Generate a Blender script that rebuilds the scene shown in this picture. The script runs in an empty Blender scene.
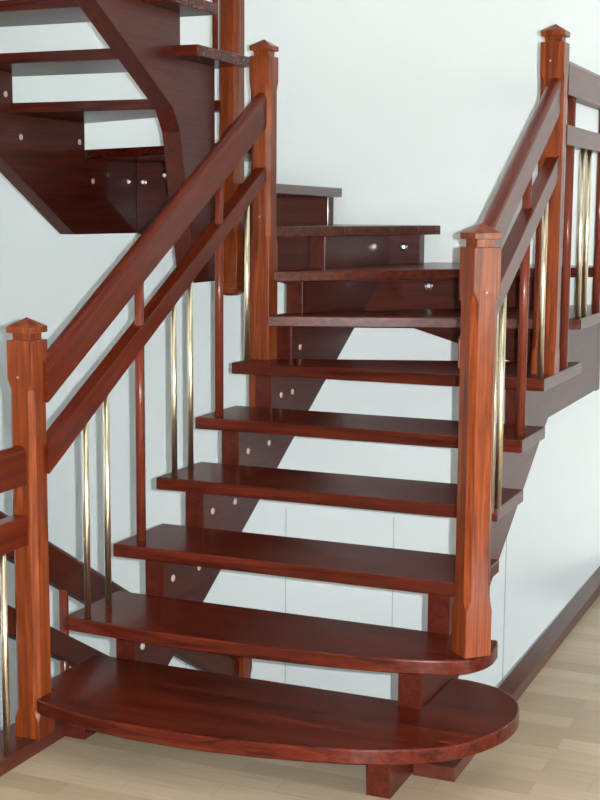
import bpy, bmesh, math, random
from mathutils import Vector, Matrix
random.seed(4)
S = bpy.context.scene
COL = S.collection

# ---------------------------------------------------------------- materials
def nodes(name):
    m = bpy.data.materials.new(name); m.use_nodes = True
    nt = m.node_tree; b = nt.nodes['Principled BSDF']
    return m, nt, b

def wood(name, dark, light, axis='X', slope=0.0, rough=.28, coat=.35, figure=1.0, spec=.2):
    """varnished timber with grain along the given axis (slope tilts Y grain up to Z)"""
    m, nt, b = nodes(name); N = nt.nodes; L = nt.links
    tc = N.new('ShaderNodeTexCoord'); mp = N.new('ShaderNodeMapping'); mp2 = N.new('ShaderNodeMapping')
    mp.inputs['Rotation'].default_value = (-slope, 0, 0)
    L.new(tc.outputs['Object'], mp.inputs['Vector']); L.new(mp.outputs['Vector'], mp2.inputs['Vector'])
    sc = {'X': (1.3, 26, 26), 'Y': (26, 1.3, 26), 'Z': (26, 26, 1.3)}[axis]
    mp2.inputs['Scale'].default_value = sc
    n1 = N.new('ShaderNodeTexNoise'); n1.inputs['Scale'].default_value = 1.6; n1.inputs['Detail'].default_value = 6
    n1.inputs['Roughness'].default_value = .6; n1.inputs['Distortion'].default_value = .8 * figure
    L.new(mp2.outputs['Vector'], n1.inputs['Vector'])
    mp3 = N.new('ShaderNodeMapping'); L.new(mp.outputs['Vector'], mp3.inputs['Vector'])
    mp3.inputs['Scale'].default_value = {'X': (8, 220, 220), 'Y': (220, 8, 220), 'Z': (220, 220, 8)}[axis]
    n2 = N.new('ShaderNodeTexNoise'); n2.inputs['Scale'].default_value = 1.0; n2.inputs['Detail'].default_value = 3
    L.new(mp3.outputs['Vector'], n2.inputs['Vector'])
    r = N.new('ShaderNodeValToRGB'); r.color_ramp.elements[0].position = .32; r.color_ramp.elements[1].position = .68
    r.color_ramp.elements[0].color = (*dark, 1); r.color_ramp.elements[1].color = (*light, 1)
    L.new(n1.outputs['Fac'], r.inputs['Fac'])
    r2 = N.new('ShaderNodeValToRGB'); r2.color_ramp.elements[0].position = .3; r2.color_ramp.elements[1].position = .6
    r2.color_ramp.elements[0].color = (.62, .62, .62, 1); r2.color_ramp.elements[1].color = (1, 1, 1, 1)
    L.new(n2.outputs['Fac'], r2.inputs['Fac'])
    mx = N.new('ShaderNodeMix'); mx.data_type = 'RGBA'; mx.blend_type = 'MULTIPLY'; mx.inputs[0].default_value = .7 * figure
    L.new(r.outputs['Color'], mx.inputs[6]); L.new(r2.outputs['Color'], mx.inputs[7])
    L.new(mx.outputs[2], b.inputs['Base Color'])
    b.inputs['Roughness'].default_value = rough
    b.inputs['Specular IOR Level'].default_value = spec
    b.inputs['Coat Weight'].default_value = coat * .25; b.inputs['Coat Roughness'].default_value = .1
    bp = N.new('ShaderNodeBump'); bp.inputs['Strength'].default_value = .06; bp.inputs['Distance'].default_value = .002
    L.new(n2.outputs['Fac'], bp.inputs['Height']); L.new(bp.outputs['Normal'], b.inputs['Normal'])
    return m

def metal(name, col, rough):
    m, nt, b = nodes(name)
    b.inputs['Base Color'].default_value = (*col, 1); b.inputs['Metallic'].default_value = 1
    b.inputs['Roughness'].default_value = rough
    return m

def plaster(name, col, rough=.55):
    m, nt, b = nodes(name); N = nt.nodes; L = nt.links
    tc = N.new('ShaderNodeTexCoord'); n = N.new('ShaderNodeTexNoise'); n.inputs['Scale'].default_value = 1.1
    n.inputs['Detail'].default_value = 4
    L.new(tc.outputs['Object'], n.inputs['Vector'])
    r = N.new('ShaderNodeValToRGB')
    r.color_ramp.elements[0].color = (*[c * .975 for c in col], 1); r.color_ramp.elements[1].color = (*col, 1)
    L.new(n.outputs['Fac'], r.inputs['Fac']); L.new(r.outputs['Color'], b.inputs['Base Color'])
    n2 = N.new('ShaderNodeTexNoise'); n2.inputs['Scale'].default_value = 160
    L.new(tc.outputs['Object'], n2.inputs['Vector'])
    bp = N.new('ShaderNodeBump'); bp.inputs['Strength'].default_value = .05; bp.inputs['Distance'].default_value = .002
    L.new(n2.outputs['Fac'], bp.inputs['Height']); L.new(bp.outputs['Normal'], b.inputs['Normal'])
    b.inputs['Roughness'].default_value = rough
    return m

def parquet(name):
    m, nt, b = nodes(name); N = nt.nodes; L = nt.links
    tc = N.new('ShaderNodeTexCoord')
    br = N.new('ShaderNodeTexBrick'); br.inputs['Scale'].default_value = 1.0
    br.inputs['Brick Width'].default_value = .42; br.inputs['Row Height'].default_value = .095
    br.inputs['Mortar Size'].default_value = .0006; br.inputs['Mortar Smooth'].default_value = .2
    br.inputs['Bias'].default_value = 0; br.offset = .37; br.offset_frequency = 2
    br.inputs['Color1'].default_value = (.46, .37, .26, 1); br.inputs['Color2'].default_value = (.33, .25, .165, 1)
    br.inputs['Mortar'].default_value = (.22, .16, .11, 1)
    L.new(tc.outputs['Object'], br.inputs['Vector'])
    mp = N.new('ShaderNodeMapping'); mp.inputs['Scale'].default_value = (3, 60, 60); L.new(tc.outputs['Object'], mp.inputs['Vector'])
    n = N.new('ShaderNodeTexNoise'); n.inputs['Scale'].default_value = 1.5; n.inputs['Detail'].default_value = 5
    L.new(mp.outputs['Vector'], n.inputs['Vector'])
    r = N.new('ShaderNodeValToRGB'); r.color_ramp.elements[0].position = .3; r.color_ramp.elements[1].position = .7
    r.color_ramp.elements[0].color = (.84, .82, .8, 1); r.color_ramp.elements[1].color = (1, 1, 1, 1)
    L.new(n.outputs['Fac'], r.inputs['Fac'])
    mx = N.new('ShaderNodeMix'); mx.data_type = 'RGBA'; mx.blend_type = 'MULTIPLY'; mx.inputs[0].default_value = 1
    L.new(br.outputs['Color'], mx.inputs[6]); L.new(r.outputs['Color'], mx.inputs[7]); L.new(mx.outputs[2], b.inputs['Base Color'])
    b.inputs['Roughness'].default_value = .42; b.inputs['Coat Weight'].default_value = .15
    return m

SL = math.atan(.587)
M = dict(
    tread=wood('mahogany_tread', (.03, .0035, .002), (.12, .0165, .0065), 'X', rough=.26, coat=.35),
    string=wood('mahogany_stringer', (.045, .0065, .004), (.095, .0155, .008), 'Y', rough=.33, coat=.35),
    stringx=wood('mahogany_stringer_cross', (.045, .0065, .004), (.095, .0155, .008), 'X', rough=.33, coat=.35),
    post=wood('mahogany_post', (.075, .011, .003), (.26, .054, .012), 'Z', rough=.30, coat=.3, figure=1.25),
    rail=wood('mahogany_rail', (.055, .0065, .002), (.125, .0165, .0042), 'Y', slope=SL, rough=.28, coat=.4),
    raillvl=wood('mahogany_level_rail', (.055, .0065, .002), (.125, .0165, .0042), 'Y', rough=.28, coat=.4),
    raildn=wood('mahogany_down_rail', (.045, .0075, .003), (.08, .014, .005), 'Y', slope=-SL, rough=.3, coat=.3),
    baluster=wood('mahogany_baluster', (.11, .020, .010), (.17, .036, .019), 'Z', rough=.26, coat=.45),
    sill=wood('mahogany_sill', (.055, .012, .008), (.10, .024, .014), 'Y', rough=.3, coat=.3),
    brass=metal('polished_brass', (.92, .81, .60), .3),
    chrome=metal('chrome_bolt', (.75, .75, .76), .18),
    wall=plaster('white_wall', (.80, .86, .87)),
    seam=plaster('grey_joint', (.45, .50, .50), .5),
    tan=plaster('warm_tan_wall', (.34, .30, .24)),
    ceiling=plaster('white_ceiling', (.85, .86, .85)),
    floor=parquet('light_parquet'),
    lowerfloor=plaster('pale_lower_floor', (.5, .45, .38)),
)
mc, nt, b = nodes('bolt_cover'); b.inputs['Base Color'].default_value = (.55, .44, .38, 1); b.inputs['Roughness'].default_value = .25
M['cover'] = mc
mp_, nt, b = nodes('plug_filler'); b.inputs['Base Color'].default_value = (.30, .17, .11, 1); b.inputs['Roughness'].default_value = .5
M['plug'] = mp_
mg, nt, b = nodes('window_glass'); b.inputs['Base Color'].default_value = (1, 1, 1, 1); b.inputs['Transmission Weight'].default_value = 1
b.inputs['Roughness'].default_value = 0; b.inputs['IOR'].default_value = 1.02
M['glass'] = mg
mw, nt, b = nodes('window_paint'); b.inputs['Base Color'].default_value = (.8, .8, .8, 1); b.inputs['Roughness'].default_value = .35
M['paint'] = mw

# ---------------------------------------------------------------- mesh helpers
def link(name, bm, mat, parent=None, bevel=0.0, seg=2, smooth=False, angle=30):
    bmesh.ops.remove_doubles(bm, verts=bm.verts, dist=1e-6)
    bmesh.ops.recalc_face_normals(bm, faces=bm.faces)
    if bevel:
        es = [e for e in bm.edges if len(e.link_faces) == 2 and e.calc_face_angle(0) > math.radians(angle)]
        bmesh.ops.bevel(bm, geom=es, offset=bevel, segments=seg, profile=.5, affect='EDGES', clamp_overlap=True)
    if smooth:
        for f in bm.faces: f.smooth = True
    me = bpy.data.meshes.new(name); bm.to_mesh(me); bm.free()
    me.materials.append(mat)
    o = bpy.data.objects.new(name, me); COL.objects.link(o)
    if parent: o.parent = parent
    return o

def prism(pts, axis, a, b, bm=None):
    """extrude a polygon along an axis; pts are the two other coordinates in XYZ order"""
    bm = bm or bmesh.new()
    def P(u, v, w): return {'X': (w, u, v), 'Y': (u, w, v), 'Z': (u, v, w)}[axis]
    A = [bm.verts.new(P(u, v, a)) for u, v in pts]; B = [bm.verts.new(P(u, v, b)) for u, v in pts]
    n = len(pts)
    bm.faces.new(A); bm.faces.new(B)
    for i in range(n): bm.faces.new((A[i], A[(i + 1) % n], B[(i + 1) % n], B[i]))
    return bm

def boxbm(x0, x1, y0, y1, z0, z1, bm=None):
    return prism([(x0, y0), (x1, y0), (x1, y1), (x0, y1)], 'Z', z0, z1, bm)

def tube(x, y, z0, z1, r, n=20, bm=None, axis='Z'):
    pts = [(x + r * math.cos(2 * math.pi * k / n), y + r * math.sin(2 * math.pi * k / n)) for k in range(n)]
    return prism(pts, axis, z0, z1, bm)

def catmull(pts, sub=6):
    out = []
    n = len(pts)
    for i in range(n - 1):
        p0 = pts[max(i - 1, 0)]; p1 = pts[i]; p2 = pts[i + 1]; p3 = pts[min(i + 2, n - 1)]
        for k in range(sub):
            t = k / sub
            out.append(tuple(.5 * ((2 * p1[j]) + (-p0[j] + p2[j]) * t + (2 * p0[j] - 5 * p1[j] + 4 * p2[j] - p3[j]) * t * t
                                   + (-p0[j] + 3 * p1[j] - 3 * p2[j] + p3[j]) * t ** 3) for j in range(2)))
    out.append(pts[-1])
    return out

def group_root(name, loc, label, cat):
    o = bpy.data.objects.new(name, None); COL.objects.link(o)
    o.location = loc; o.empty_display_size = .1
    o['label'] = label; o['category'] = cat
    return o
def rebase(root):
    """parts are modelled in world coordinates; keep them there under the moved root"""
    for ch in root.children: ch.matrix_parent_inverse = Matrix.Translation(root.location).inverted()

def structure(o): o['kind'] = 'structure'; return o

# ---------------------------------------------------------------- the room
XL, YB = -2.6, 3.14
ZL, ZC = -2.72, 5.5
structure(link('wall_back', boxbm(XL - .15, 5.5, YB, YB + .15, ZL, ZC), M['wall']))
structure(link('wall_left', boxbm(XL - .15, XL, -6, YB, ZL, ZC), M['wall']))
bm = boxbm(XL - .15, 3.4, -6.15, -6, ZL, ZC)
boxbm(5.0, 5.5, -6.15, -6, ZL, ZC, bm); boxbm(3.4, 5.0, -6.15, -6, ZL, .06, bm); boxbm(3.4, 5.0, -6.15, -6, 2.25, ZC, bm)
structure(link('wall_front', bm, M['tan']))
# unseen glazed door, added behind the camera to give a winder tread its sheen
bm = boxbm(3.4, 3.48, -6.1, -6.03, .06, 2.25); boxbm(4.92, 5.0, -6.1, -6.03, .06, 2.25, bm)
boxbm(4.17, 4.23, -6.1, -6.03, .14, 2.17, bm); boxbm(3.48, 4.92, -6.1, -6.03, .06, .14, bm); boxbm(3.48, 4.92, -6.1, -6.03, 2.17, 2.25, bm)
w = structure(link('added_door_1', bm, M['paint']))
link('glass_pane', boxbm(3.47, 4.93, -6.07, -6.064, .12, 2.19), M['glass'], w)
# right wall with two window openings
def wall_right():
    bm = bmesh.new()
    ys = [-6, -5.0, -2.9, -2.1, -.1, YB]
    z0, z1 = .85, 2.45
    for i in range(5):
        if i in (1, 3):
            boxbm(5.5, 5.65, ys[i], ys[i + 1], ZL, z0, bm); boxbm(5.5, 5.65, ys[i], ys[i + 1], z1, ZC, bm)
        else: boxbm(5.5, 5.65, ys[i], ys[i + 1], ZL, ZC, bm)
    return bm
structure(link('wall_right', wall_right(), M['tan']))
for n, (a, b_) in enumerate(((-5.0, -2.9), (-2.1, -.1))):
    bm = bmesh.new()
    for (y0, y1, z0, z1) in ((a, a + .07, .85, 2.45), (b_ - .07, b_, .85, 2.45), (a + .07, b_ - .07, .85, .92), (a + .07, b_ - .07, 2.38, 2.45),
                             ((a + b_) / 2 - .04, (a + b_) / 2 + .04, .92, 2.38)):
        boxbm(5.53, 5.6, y0, y1, z0, z1, bm)
    w = structure(link('window_%d' % (n + 1), bm, M['paint']))
    link('glass_pane', boxbm(5.56, 5.566, a + .05, b_ - .05, .9, 2.4), M['glass'], w)
structure(link('ceiling', boxbm(XL - .15, 5.65, -6.15, YB + .15, ZC, ZC + .1), M['ceiling']))
structure(link('floor', prism([(XL, -6), (5.5, -6), (5.5, YB), (1.24, YB), (1.24, .62), (.0, .62), (.0, -.4), (XL, -.4)], 'Z', -.24, 0), M['floor']))
structure(link('floor_lower_storey', boxbm(XL, 5.5, -6, YB, ZL - .1, ZL), M['lowerfloor']))
# thin grey cover strips between the sheets of the back wall below floor level
bm = bmesh.new()
xs = [XL, -1.063, -.461, .143, .736, 1.17]
for x in xs[1:5]: boxbm(x - .0022, x + .0022, YB - .0015, YB, ZL, .13, bm)
structure(link('trim_3', bm, M['seam']))
# thick dark boards edging the stairwell opening
structure(link('trim_1', boxbm(-.10, .05, -.4, .62, -.24, .045), M['sill'], bevel=.003))
bm = prism([(1.175, .375), (1.305, .375), (1.305, YB), (1.238, YB), (1.238, .78), (1.175, .78)], 'Z', 0, .045)
structure(link('trim_2', bm, M['sill'], bevel=.003))

# ---------------------------------------------------------------- newel posts
def ring(bm, cx, cy, z, h, c, rot=0):
    """octagonal section: square of half width h with corners cut by c (c>0 always keeps 8 verts)"""
    pts = [(h, -h + c), (h, h - c), (h - c, h), (-h + c, h), (-h, h - c), (-h, -h + c), (-h + c, -h), (h - c, -h)]
    cs, sn = math.cos(rot), math.sin(rot)
    return [bm.verts.new((cx + x * cs - y * sn, cy + x * sn + y * cs, z)) for x, y in pts]
def stack(secs, cx, cy, rot=0, apex=None):
    bm = bmesh.new(); rs = [ring(bm, cx, cy, z, h, c, rot) for z, h, c in secs]
    bm.faces.new(rs[0])
    for a, b_ in zip(rs, rs[1:]):
        for i in range(8): bm.faces.new((a[i], a[(i + 1) % 8], b_[(i + 1) % 8], b_[i]))
    if apex:
        v = bm.verts.new((cx, cy, apex))
        for i in range(8): bm.faces.new((rs[-1][i], rs[-1][(i + 1) % 8], v))
    else: bm.faces.new(rs[-1])
    return bm
def newel(root, cx, cy, z0, ztop, ch0, ch1, rot=0, cap=True, h=.0445, plug=None, groove=None):
    e, C = .0022, .017
    secs = [(z0, h, e), (ch0, h, e), (ch0 + .035, h, C), (ch1 - .035, h, C), (ch1, h, e)]
    secs = [(z, hh, c) for z, hh, c in secs]
    if groove:  # turned foot of the hanging post
        f = groove
        secs = [(f - .012, h * .55, .012), (f - .004, h * .82, .01), (f + .004, h * .97, .006), (f + .018, h, e), (f + .019, h - .0025, e), (f + .0215, h - .0025, e),
                (f + .0225, h, e), (f + .036, h, e), (f + .037, h - .0025, e), (f + .0395, h - .0025, e), (f + .0405, h, e)] + secs[1:]
    if cap:
        secs += [(ztop - .002, h, e), (ztop, h - .002, e), (ztop, h - .0125, e), (ztop + .022, h - .0125, e)]
    else: secs += [(ztop, h, e)]
    o = link('newel_post', stack(secs, cx, cy, rot), M['post'], root)
    if cap:
        zc = ztop + .0222
        link('post_cap', stack([(zc, h - .001, e), (zc + .0015, h + .0005, e), (zc + .018, h + .0005, e), (zc + .0195, h - .001, e)], cx, cy, rot, apex=zc + .046), M['post'], o)
    if plug:
        px, pz = plug
        bm = tube(px, pz, -.0008, .004, .0042, 14, axis='Y')
        pl = link('screw_plug', bm, M['plug'], o)
        pl.matrix_local = Matrix.Translation((cx, cy, 0)) @ Matrix.Rotation(rot, 4, 'Z') @ Matrix.Translation((0, -h, 0))
    return o

def rail(name, root, x, w, y0, y1, top, bot, mat, rounded=False, cut=0):
    """top/bot are (z at y=0, slope)"""
    if rounded:
        prof = [(-w / 2, 0, 0), (-w / 2, 1, -.020), (-w / 2 + .004, 1, -.010), (-w / 2 + .012, 1, -.003), (-.005, 1, 0), (.005, 1, 0),
                (w / 2 - .012, 1, -.003), (w / 2 - .004, 1, -.010), (w / 2, 1, -.020), (w / 2, 0, 0)]
    else:
        prof = [(-w / 2, 0, 0), (-w / 2, 1, 0), (w / 2, 1, 0), (w / 2, 0, 0)]
    bm = bmesh.new()
    ends = []
    xs = x if isinstance(x, tuple) else (x, x)
    for y, xx, k in ((y0, xs[0], cut), (y1, xs[1], 0)):
        vs = []
        for px, t, d in prof:
            yy = y + k * px
            vs.append(bm.verts.new((xx + px, yy, (top[0] + top[1] * yy if t else bot[0] + bot[1] * yy) + d)))
        ends.append(vs)
    A, B = ends; n = len(prof)
    bm.faces.new(A); bm.faces.new(B)
    for i in range(n): bm.faces.new((A[i], A[(i + 1) % n], B[(i + 1) % n], B[i]))
    return link(name, bm, mat, root, bevel=.003, seg=2)

def wood_baluster(root, x, y, z0, z1, r=.0165):
    o = link('baluster', tube(x, y, z0, z1, r, 24), M['baluster'], root, smooth=False)
    for f in o.data.polygons: f.use_smooth = len(f.vertices) == 4
    return o
def brass_baluster(root, x, y, z0, z1, r=.0108):
    bm = tube(x, y, z0, z1, r, 20)
    o = link('baluster', bm, M['brass'], root)
    for f in o.data.polygons: f.use_smooth = len(f.vertices) == 4
    o['label'] = 'slim polished brass baluster'
    return o
def bolt(parent, pos, axis, r=.0125, mat='cover'):
    x, y, z = pos
    bm = bmesh.new()
    a, b_, s = {'X': (y, z, x), '-Y': (x, z, y)}[axis]
    sg = 1 if axis == 'X' else -1
    n = 18; prev = None
    for rr, off in ((r, 0.0), (r, .0025), (r * .8, .0045), (r * .45, .0055)):
        pts = []
        for k in range(n):
            u = a + rr * math.cos(2 * math.pi * k / n); v = b_ + rr * math.sin(2 * math.pi * k / n); w = s + sg * off
            pts.append(bm.verts.new((w, u, v) if axis == 'X' else (u, w, v)))
        if prev:
            for k in range(n): bm.faces.new((prev[k], prev[(k + 1) % n], pts[(k + 1) % n], pts[k]))
        else: bm.faces.new(pts)
        prev = pts
    bm.faces.new(prev)
    return link('bolt_cover', bm, M[mat], parent)

# ---------------------------------------------------------------- the staircase
ST = group_root('staircase', (.6, .3, 0),
                'dark mahogany open-riser staircase with winder turn, wooden newel posts and brass balusters', 'staircase')
R, G, TH = .18, .307, .045
def tread(pts, z, mat='tread', bev=.005):
    return link('tread', prism(pts, 'Z', z - TH, z), M[mat], ST, bevel=bev, seg=3, angle=40)
# first step: bowed front, big rounded right end, wrapped round the left post
t1 = [(.056, .047)] + catmull([(.075, .040), (.22, .0), (.467, -.022), (.7, -.01), (.946, .032), (1.157, .095), (1.33, .20), (1.425, .35), (1.455, .50),
      (1.425, .64), (1.34, .735), (1.25, .768), (1.20, .772)])
t1 += [(1.173, .772), (1.173, .50), (-.012, .50), (-.012, .1455), (.056, .1455)]
tread(t1, R)
t2 = [(-.018, .326)] + catmull([(.005, .321), (.317, .299), (.6, .303), (.825, .318), (1.046, .346), (1.2, .382), (1.30, .425), (1.347, .485), (1.364, .55), (1.362, .62)]) + [(1.35, .665), (-.018, .665)]
tread(t2, 2 * R)
for i in (3, 4, 5):
    y = (i - 1) * G
    tread([(-.005, y), (1.27, y), (1.27, y + .353), (-.005, y + .353)], i * R)
tread([(0, 1.535), (1.27, 1.535), (1.27, 2.20), (.0925, 1.75), (.0925, 1.697), (0, 1.697)], 6 * R)
yo = YB - .04
tread([(.083, 1.697), (1.27, 2.156), (1.27, yo), (1.17, yo), (.0925, 1.86), (.083, 1.86)], 7 * R)
tread([(.0925, 1.735), (1.27, 3.0), (1.27, yo), (.34, yo), (.0925, 1.98)], 8 * R)
tread([(.075, 1.795), (.375, yo), (-.20, yo), (.0, 1.93), (.0, 1.795)], 9 * R)
tread([(.0, 1.85), (-.145, yo), (-.72, yo), (-.19, 2.03), (-.19, 2.0)], 10 * R)
tread([(-.19, 2.135), (-.62, yo), (-1.40, yo), (-1.40, 2.60), (-.29, 2.10), (-.29, 2.135)], 11 * R)
tread([(-.29, 2.07), (-.29, 2.13), (-1.40, 2.68), (-1.40, 1.912), (-.36, 1.912), (-.36, 2.07)], 12 * R)
tread([(-.18, 1.60), (-.18, 2.09), (-.219, 2.09), (-.219, 2.038), (-.313, 2.038), (-.313, 2.09), (-1.40, 2.09), (-1.40, 1.60)], 13 * R)
for i in (14, 15, 16):
    y = 1.78 - (i - 14) * G
    tread([(-.18, y - .40), (-.18, y), (-1.40, y), (-1.40, y - .40)], i * R)

# sawtooth stringers
tb = lambda i: i * R - TH
def stringer(poly, axis, a, b_, mat='string'):
    return link('stringer', prism(poly, axis, a, b_), M[mat], ST, bevel=.0025, seg=2, angle=8)
def saw(br, end):
    """up-going top edge: list of (tread number, y of upright)"""
    p = []
    for k, (i, y) in enumerate(br):
        p.append((y, tb(i - 1) if k else None)); p.append((y, tb(i)))
    return p
brL = [(1, .21), (2, .535), (3, .74), (4, 1.045), (5, 1.345), (6, 1.655), (7, 1.85), (8, 1.965), (9, 2.213)]
top = [(.21, 0)]
for k, (i, y) in enumerate(brL):
    top.append((y, tb(i - 1) if k else 0.0)) if k else None
    top.append((y, tb(i)))
left = top + [(3.05, tb(9)), (3.05, .588 * 3.05 - .375), (.64, 0.0)]
sL = stringer(left, 'X', .05, .126)
for y, z in ((.584, .201), (.805, .386), (1.006, .378), (1.117, .567), (1.31, .566), (1.427, .746), (1.626, .748), (1.80, .80),
             (1.744, .931), (1.86, .931), (1.94, 1.112), (.30, .075)):
    bolt(sL, (.126, y, z), 'X')
brR = [(1, .185), (2, .455), (3, .74), (4, 1.045), (5, 1.345), (6, 1.655), (7, 2.32)]
top = [(.185, 0)]
for k, (i, y) in enumerate(brR):
    if k: top.append((y, tb(i - 1)))
    top.append((y, tb(i)))
right = top + [(3.05, tb(7)), (3.05, .86), (2.06, .86), (.60, 0.0)]
sR = stringer(right, 'X', 1.095, 1.17)
bolt(sR, (1.17, .30, .075), 'X')
# back stringer along the wall under the winders
bz = lambda x: 1.563 - .287 * (x + 1.3)
back = [(-1.3, 1.563), (1.17, bz(1.17)), (1.17, tb(7)), (1.0, tb(7)), (1.0, tb(8)), (.285, tb(8)), (.285, tb(9)), (-.20, tb(9)), (-.20, tb(10)), (-.72, tb(10)), (-.72, tb(11)), (-1.3, tb(11))]
sB = stringer(back, 'Y', 3.05, 3.125, 'stringx')
for x, z in ((.204, 1.513), (.336, 1.325), (-1.257, 1.832), (-1.128, 1.868)): bolt(sB, (x, 3.05, z), '-Y', .02, 'chrome')
# wall-side stringer of the upper flight
wl = [(3.125, 1.563), (3.125, tb(11)), (2.544, tb(11)), (2.544, tb(12)), (1.94, tb(12)), (1.94, tb(13)), (1.64, tb(13)), (1.64, tb(14)), (1.333, tb(14)), (1.333, tb(15)),
      (1.026, tb(15)), (1.026, tb(16)), (.75, tb(16)), (.75, 1.563 + .588 * (2.44 - .75)), (2.44, 1.563)]
sW = stringer(wl, 'X', -1.385, -1.3)
for y, z in ((1.884, 2.197), (1.997, 2.013), (2.495, 2.014), (2.615, 1.827)): bolt(sW, (-1.3, y, z), 'X', .014)
# inner stringer of the upper flight with its steep foot
un_ = lambda y: 2.096 + .588 * (1.587 - y)
inner = [(1.97, 1.38), (1.97, tb(13)), (1.66, tb(13)), (1.66, tb(14)), (1.353, tb(14)), (1.353, tb(15)), (1.046, tb(15)), (1.046, tb(16)), (.75, tb(16)),
         (.75, un_(.75)), (1.595, un_(1.595)), (1.655, 2.0), (1.785, 1.38)]
sI = stringer(inner, 'X', -.375, -.29)
bolt(sI, (-.335, 1.685, 1.926), '-Y', .017)

# newel posts
newel(ST, .013, .0995, .045, 1.291, .10, 1.175, plug=(-.006, 1.18))
newel(ST, 1.307, .5115, 2 * R, 1.583, .50, 1.455, rot=math.radians(45), plug=(-.001, 1.452))
newel(ST, .0445, 1.7445, .84, 2.297, 1.55, 2.20, plug=(.002, 1.66))
newel(ST, 1.224, 1.7445, 6 * R, 2.303, 1.15, 2.20, plug=(-.006, 2.235))
newel(ST, -.266, 2.085, 1.34, 3.5, 1.56, 3.4, cap=False, h=.0465, groove=1.325)

# handrails and lower rails
lt, lb = (1.158, .585), (1.032, .575)
rail('handrail', ST, .050, .05, .115, 1.72, lt, lb, M['rail'], True)
mt, mb = (.904, .560), (.811, .578)
rail('middle_rail', ST, .050, .05, .115, 1.72, mt, mb, M['rail'])
rt, rb = (1.234, .553), (1.128, .538)
rail('handrail', ST, (1.260, 1.236), .05, .5515, 1.72, rt, rb, M['rail'], True, .27)
nt_, nb = (1.034, .502), (.943, .505)
rail('middle_rail', ST, (1.260, 1.236), .05, .5515, 1.72, nt_, nb, M['rail'], False, .27)
rail('handrail', ST, 1.245, .05, 1.785, 3.10, (2.25, 0), (2.119, 0), M['raillvl'], True)
rail('middle_rail', ST, 1.245, .05, 1.785, 3.10, (2.01, 0), (1.936, 0), M['raillvl'])

LX = .056
for y, i in ((.351, 2), (.481, 2), (.950, 4), (1.077, 4), (1.562, 6)):
    brass_baluster(ST, LX, y, i * R, mb[0] + mb[1] * y + .01)
for y, i in ((.705, 3), (1.315, 5)):
    wood_baluster(ST, LX, y, i * R, lb[0] + lb[1] * y + .02)
for y, i in ((.85, 4), (.94, 4), (1.585, 6)):
    brass_baluster(ST, 1.266 if i == 4 else 1.243, y, i * R, nb[0] + nb[1] * y + .01)
for y, i in ((.72, 3), (1.335, 5)):
    wood_baluster(ST, 1.236, y, i * R, rb[0] + rb[1] * y + .02)
wood_baluster(ST, 1.25, 1.94, 6 * R, 2.13)
for y in (2.182, 2.31): brass_baluster(ST, 1.25, y, 7 * R, 1.945)
wood_baluster(ST, 1.25, 2.56, 7 * R, 2.13)
for y in (2.78, 2.88): brass_baluster(ST, 1.25, y, 7 * R, 1.945)
wood_baluster(ST, -.245, 1.885, 13 * R, 3.45, .0125)
rail('handrail', ST, -.232, .05, .8, 2.04, (4.72, -.587), (4.58, -.587), M['raildn'], True)
rebase(ST)

# ---------------------------------------------------------------- level guard railing on the left edge board
GR = group_root('guard_railing', (.01, -.2, .045),
                'level mahogany guard railing with a brass baluster at the left edge of the photo', 'railing')
rail('handrail', GR, .01, .05, -.36, .054, (.972, 0), (.852, 0), M['raillvl'], True)
rail('middle_rail', GR, .01, .05, -.36, .054, (.757, 0), (.665, 0), M['raillvl'])
brass_baluster(GR, .02, -.06, .045, .67)
wood_baluster(GR, .01, -.20, .045, .86)
rebase(GR)

# ---------------------------------------------------------------- flight going down, below the upper flight
DN = group_root('staircase', (-.8, 1.0, ZL),
                'darker descending flight below floor level, its sloping rails seen behind the front left newel post', 'staircase')
for k in range(9):
    y = -.12 + k * G; z = -.18 * (k + 1)
    link('tread', boxbm(-1.40, -.18, y - .05, y + .30, z - TH, z), M['tread'], DN, bevel=.004)
for x in (-.375, -1.375):
    pts = []
    for k in range(9):
        y = -.12 + k * G; z = -.18 * (k + 1) - TH
        pts += [(y, z), (y + .19, z)]
    pts += [(2.65, -2.0), (2.35, -2.0), (-.12, -.55)]
    link('stringer', prism(pts, 'X', x, x + .075), M['string'], DN)
newel(DN, -.228, 2.085, -1.9, -.22, -1.7, -.40)
rail('handrail', DN, -.235, .05, -.30, 2.05, (.868, -.588), (.722, -.588), M['raildn'], True)
rail('middle_rail', DN, -.235, .05, -.30, 2.06, (.552, -.580), (.452, -.580), M['raildn'])
for k, y in enumerate((-.27, .655, 1.27, 1.88)):
    kk = max(0, int((y + .12) // G)); wood_baluster(DN, -.235, y, (-.18 * (kk + 1)) if y > -.12 else 0, .735 - .588 * y)
rebase(DN)

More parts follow.
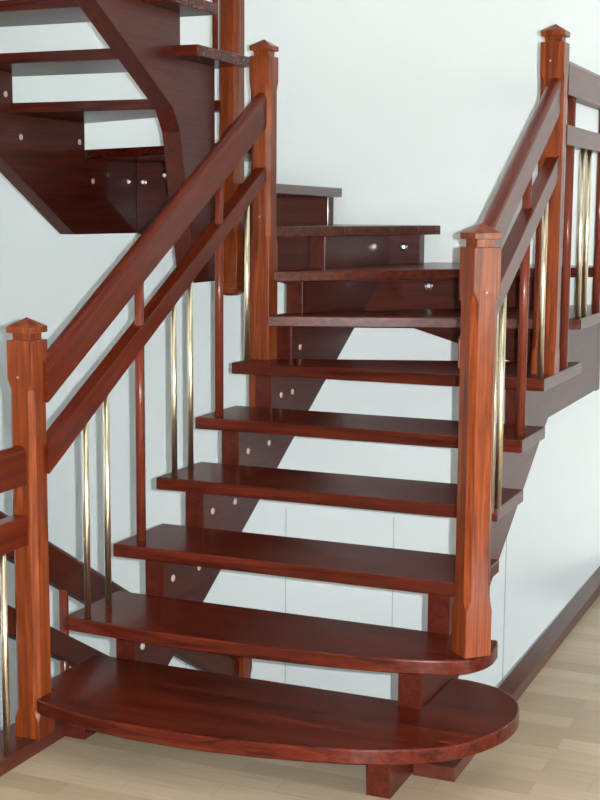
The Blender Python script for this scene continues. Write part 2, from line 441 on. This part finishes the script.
# ---------------------------------------------------------------- camera
f, yaw, pitch, roll = 1370.79, .4039, .1362, .0067
F = Vector((-math.sin(yaw) * math.cos(pitch), math.cos(yaw) * math.cos(pitch), -math.sin(pitch)))
Rv = Vector((math.cos(yaw), math.sin(yaw), 0)); U = Rv.cross(F)
c, s = math.cos(roll), math.sin(roll)
R2 = Rv * c + U * s; U2 = -s * Rv + c * U
cam = bpy.data.cameras.new('camera'); co = bpy.data.objects.new('camera', cam); COL.objects.link(co)
CP = Vector((2.4036, -3.3844, 1.6795))
mat = Matrix((R2, U2, -F)).transposed().to_4x4(); mat.translation = CP
co.matrix_world = mat
cam.sensor_width = 36; cam.sensor_fit = 'AUTO'; cam.lens = f / 800 * 36; cam.clip_start = .02
S.camera = co

# ---------------------------------------------------------------- light
def area(name, loc, direction, sx, sy, power, col=(1, 1, 1)):
    l = bpy.data.lights.new(name, 'AREA'); l.shape = 'RECTANGLE'; l.size = sx; l.size_y = sy; l.energy = power; l.color = col
    o = bpy.data.objects.new(name, l); COL.objects.link(o); o.location = loc
    o.rotation_euler = Vector(direction).to_track_quat('-Z', 'Y').to_euler()
    return o
FLASH, DAY, WORLD = 330, 170, .28
area('camera_flash', CP + R2 * .055 + U2 * .01 + F * .02, F, .012, .008, FLASH, (.93, .975, 1))
for y in (-3.95, -1.1): area('window_daylight', (5.85, y, 1.7), (-1, 0, -.08), 1.9, 1.5, DAY, (1, .985, .84))
w = bpy.data.worlds.new('daylight_sky'); S.world = w; w.use_nodes = True
w.node_tree.nodes['Background'].inputs['Color'].default_value = (.80, .92, 1, 1)
w.node_tree.nodes['Background'].inputs['Strength'].default_value = WORLD
area('added_door_light', (4.2, -6.3, 1.15), (-.3, 1, 0), 1.4, 2.0, 75, (1, .985, .9))  # added light behind the unseen door, for the sheen on a winder tread
area('added_ceiling_fill', (2.4, -1.5, ZC - .1), (0, 0, -1), 1.6, 1.6, 30, (1, .98, .95))  # added overhead fill that brightens the room, no fitting known
area('added_lower_fill', (3.2, 0, ZL + 2.3), (-.6, .5, -.1), 1.2, 1.2, 60, (1, 1, 1))  # added unseen lamp that brightens the stairwell below floor level
S.view_settings.view_transform = 'Standard'; S.view_settings.look = 'None'
S.view_settings.gamma = 1; S.view_settings.exposure = -.27; S.view_settings.use_curve_mapping = False
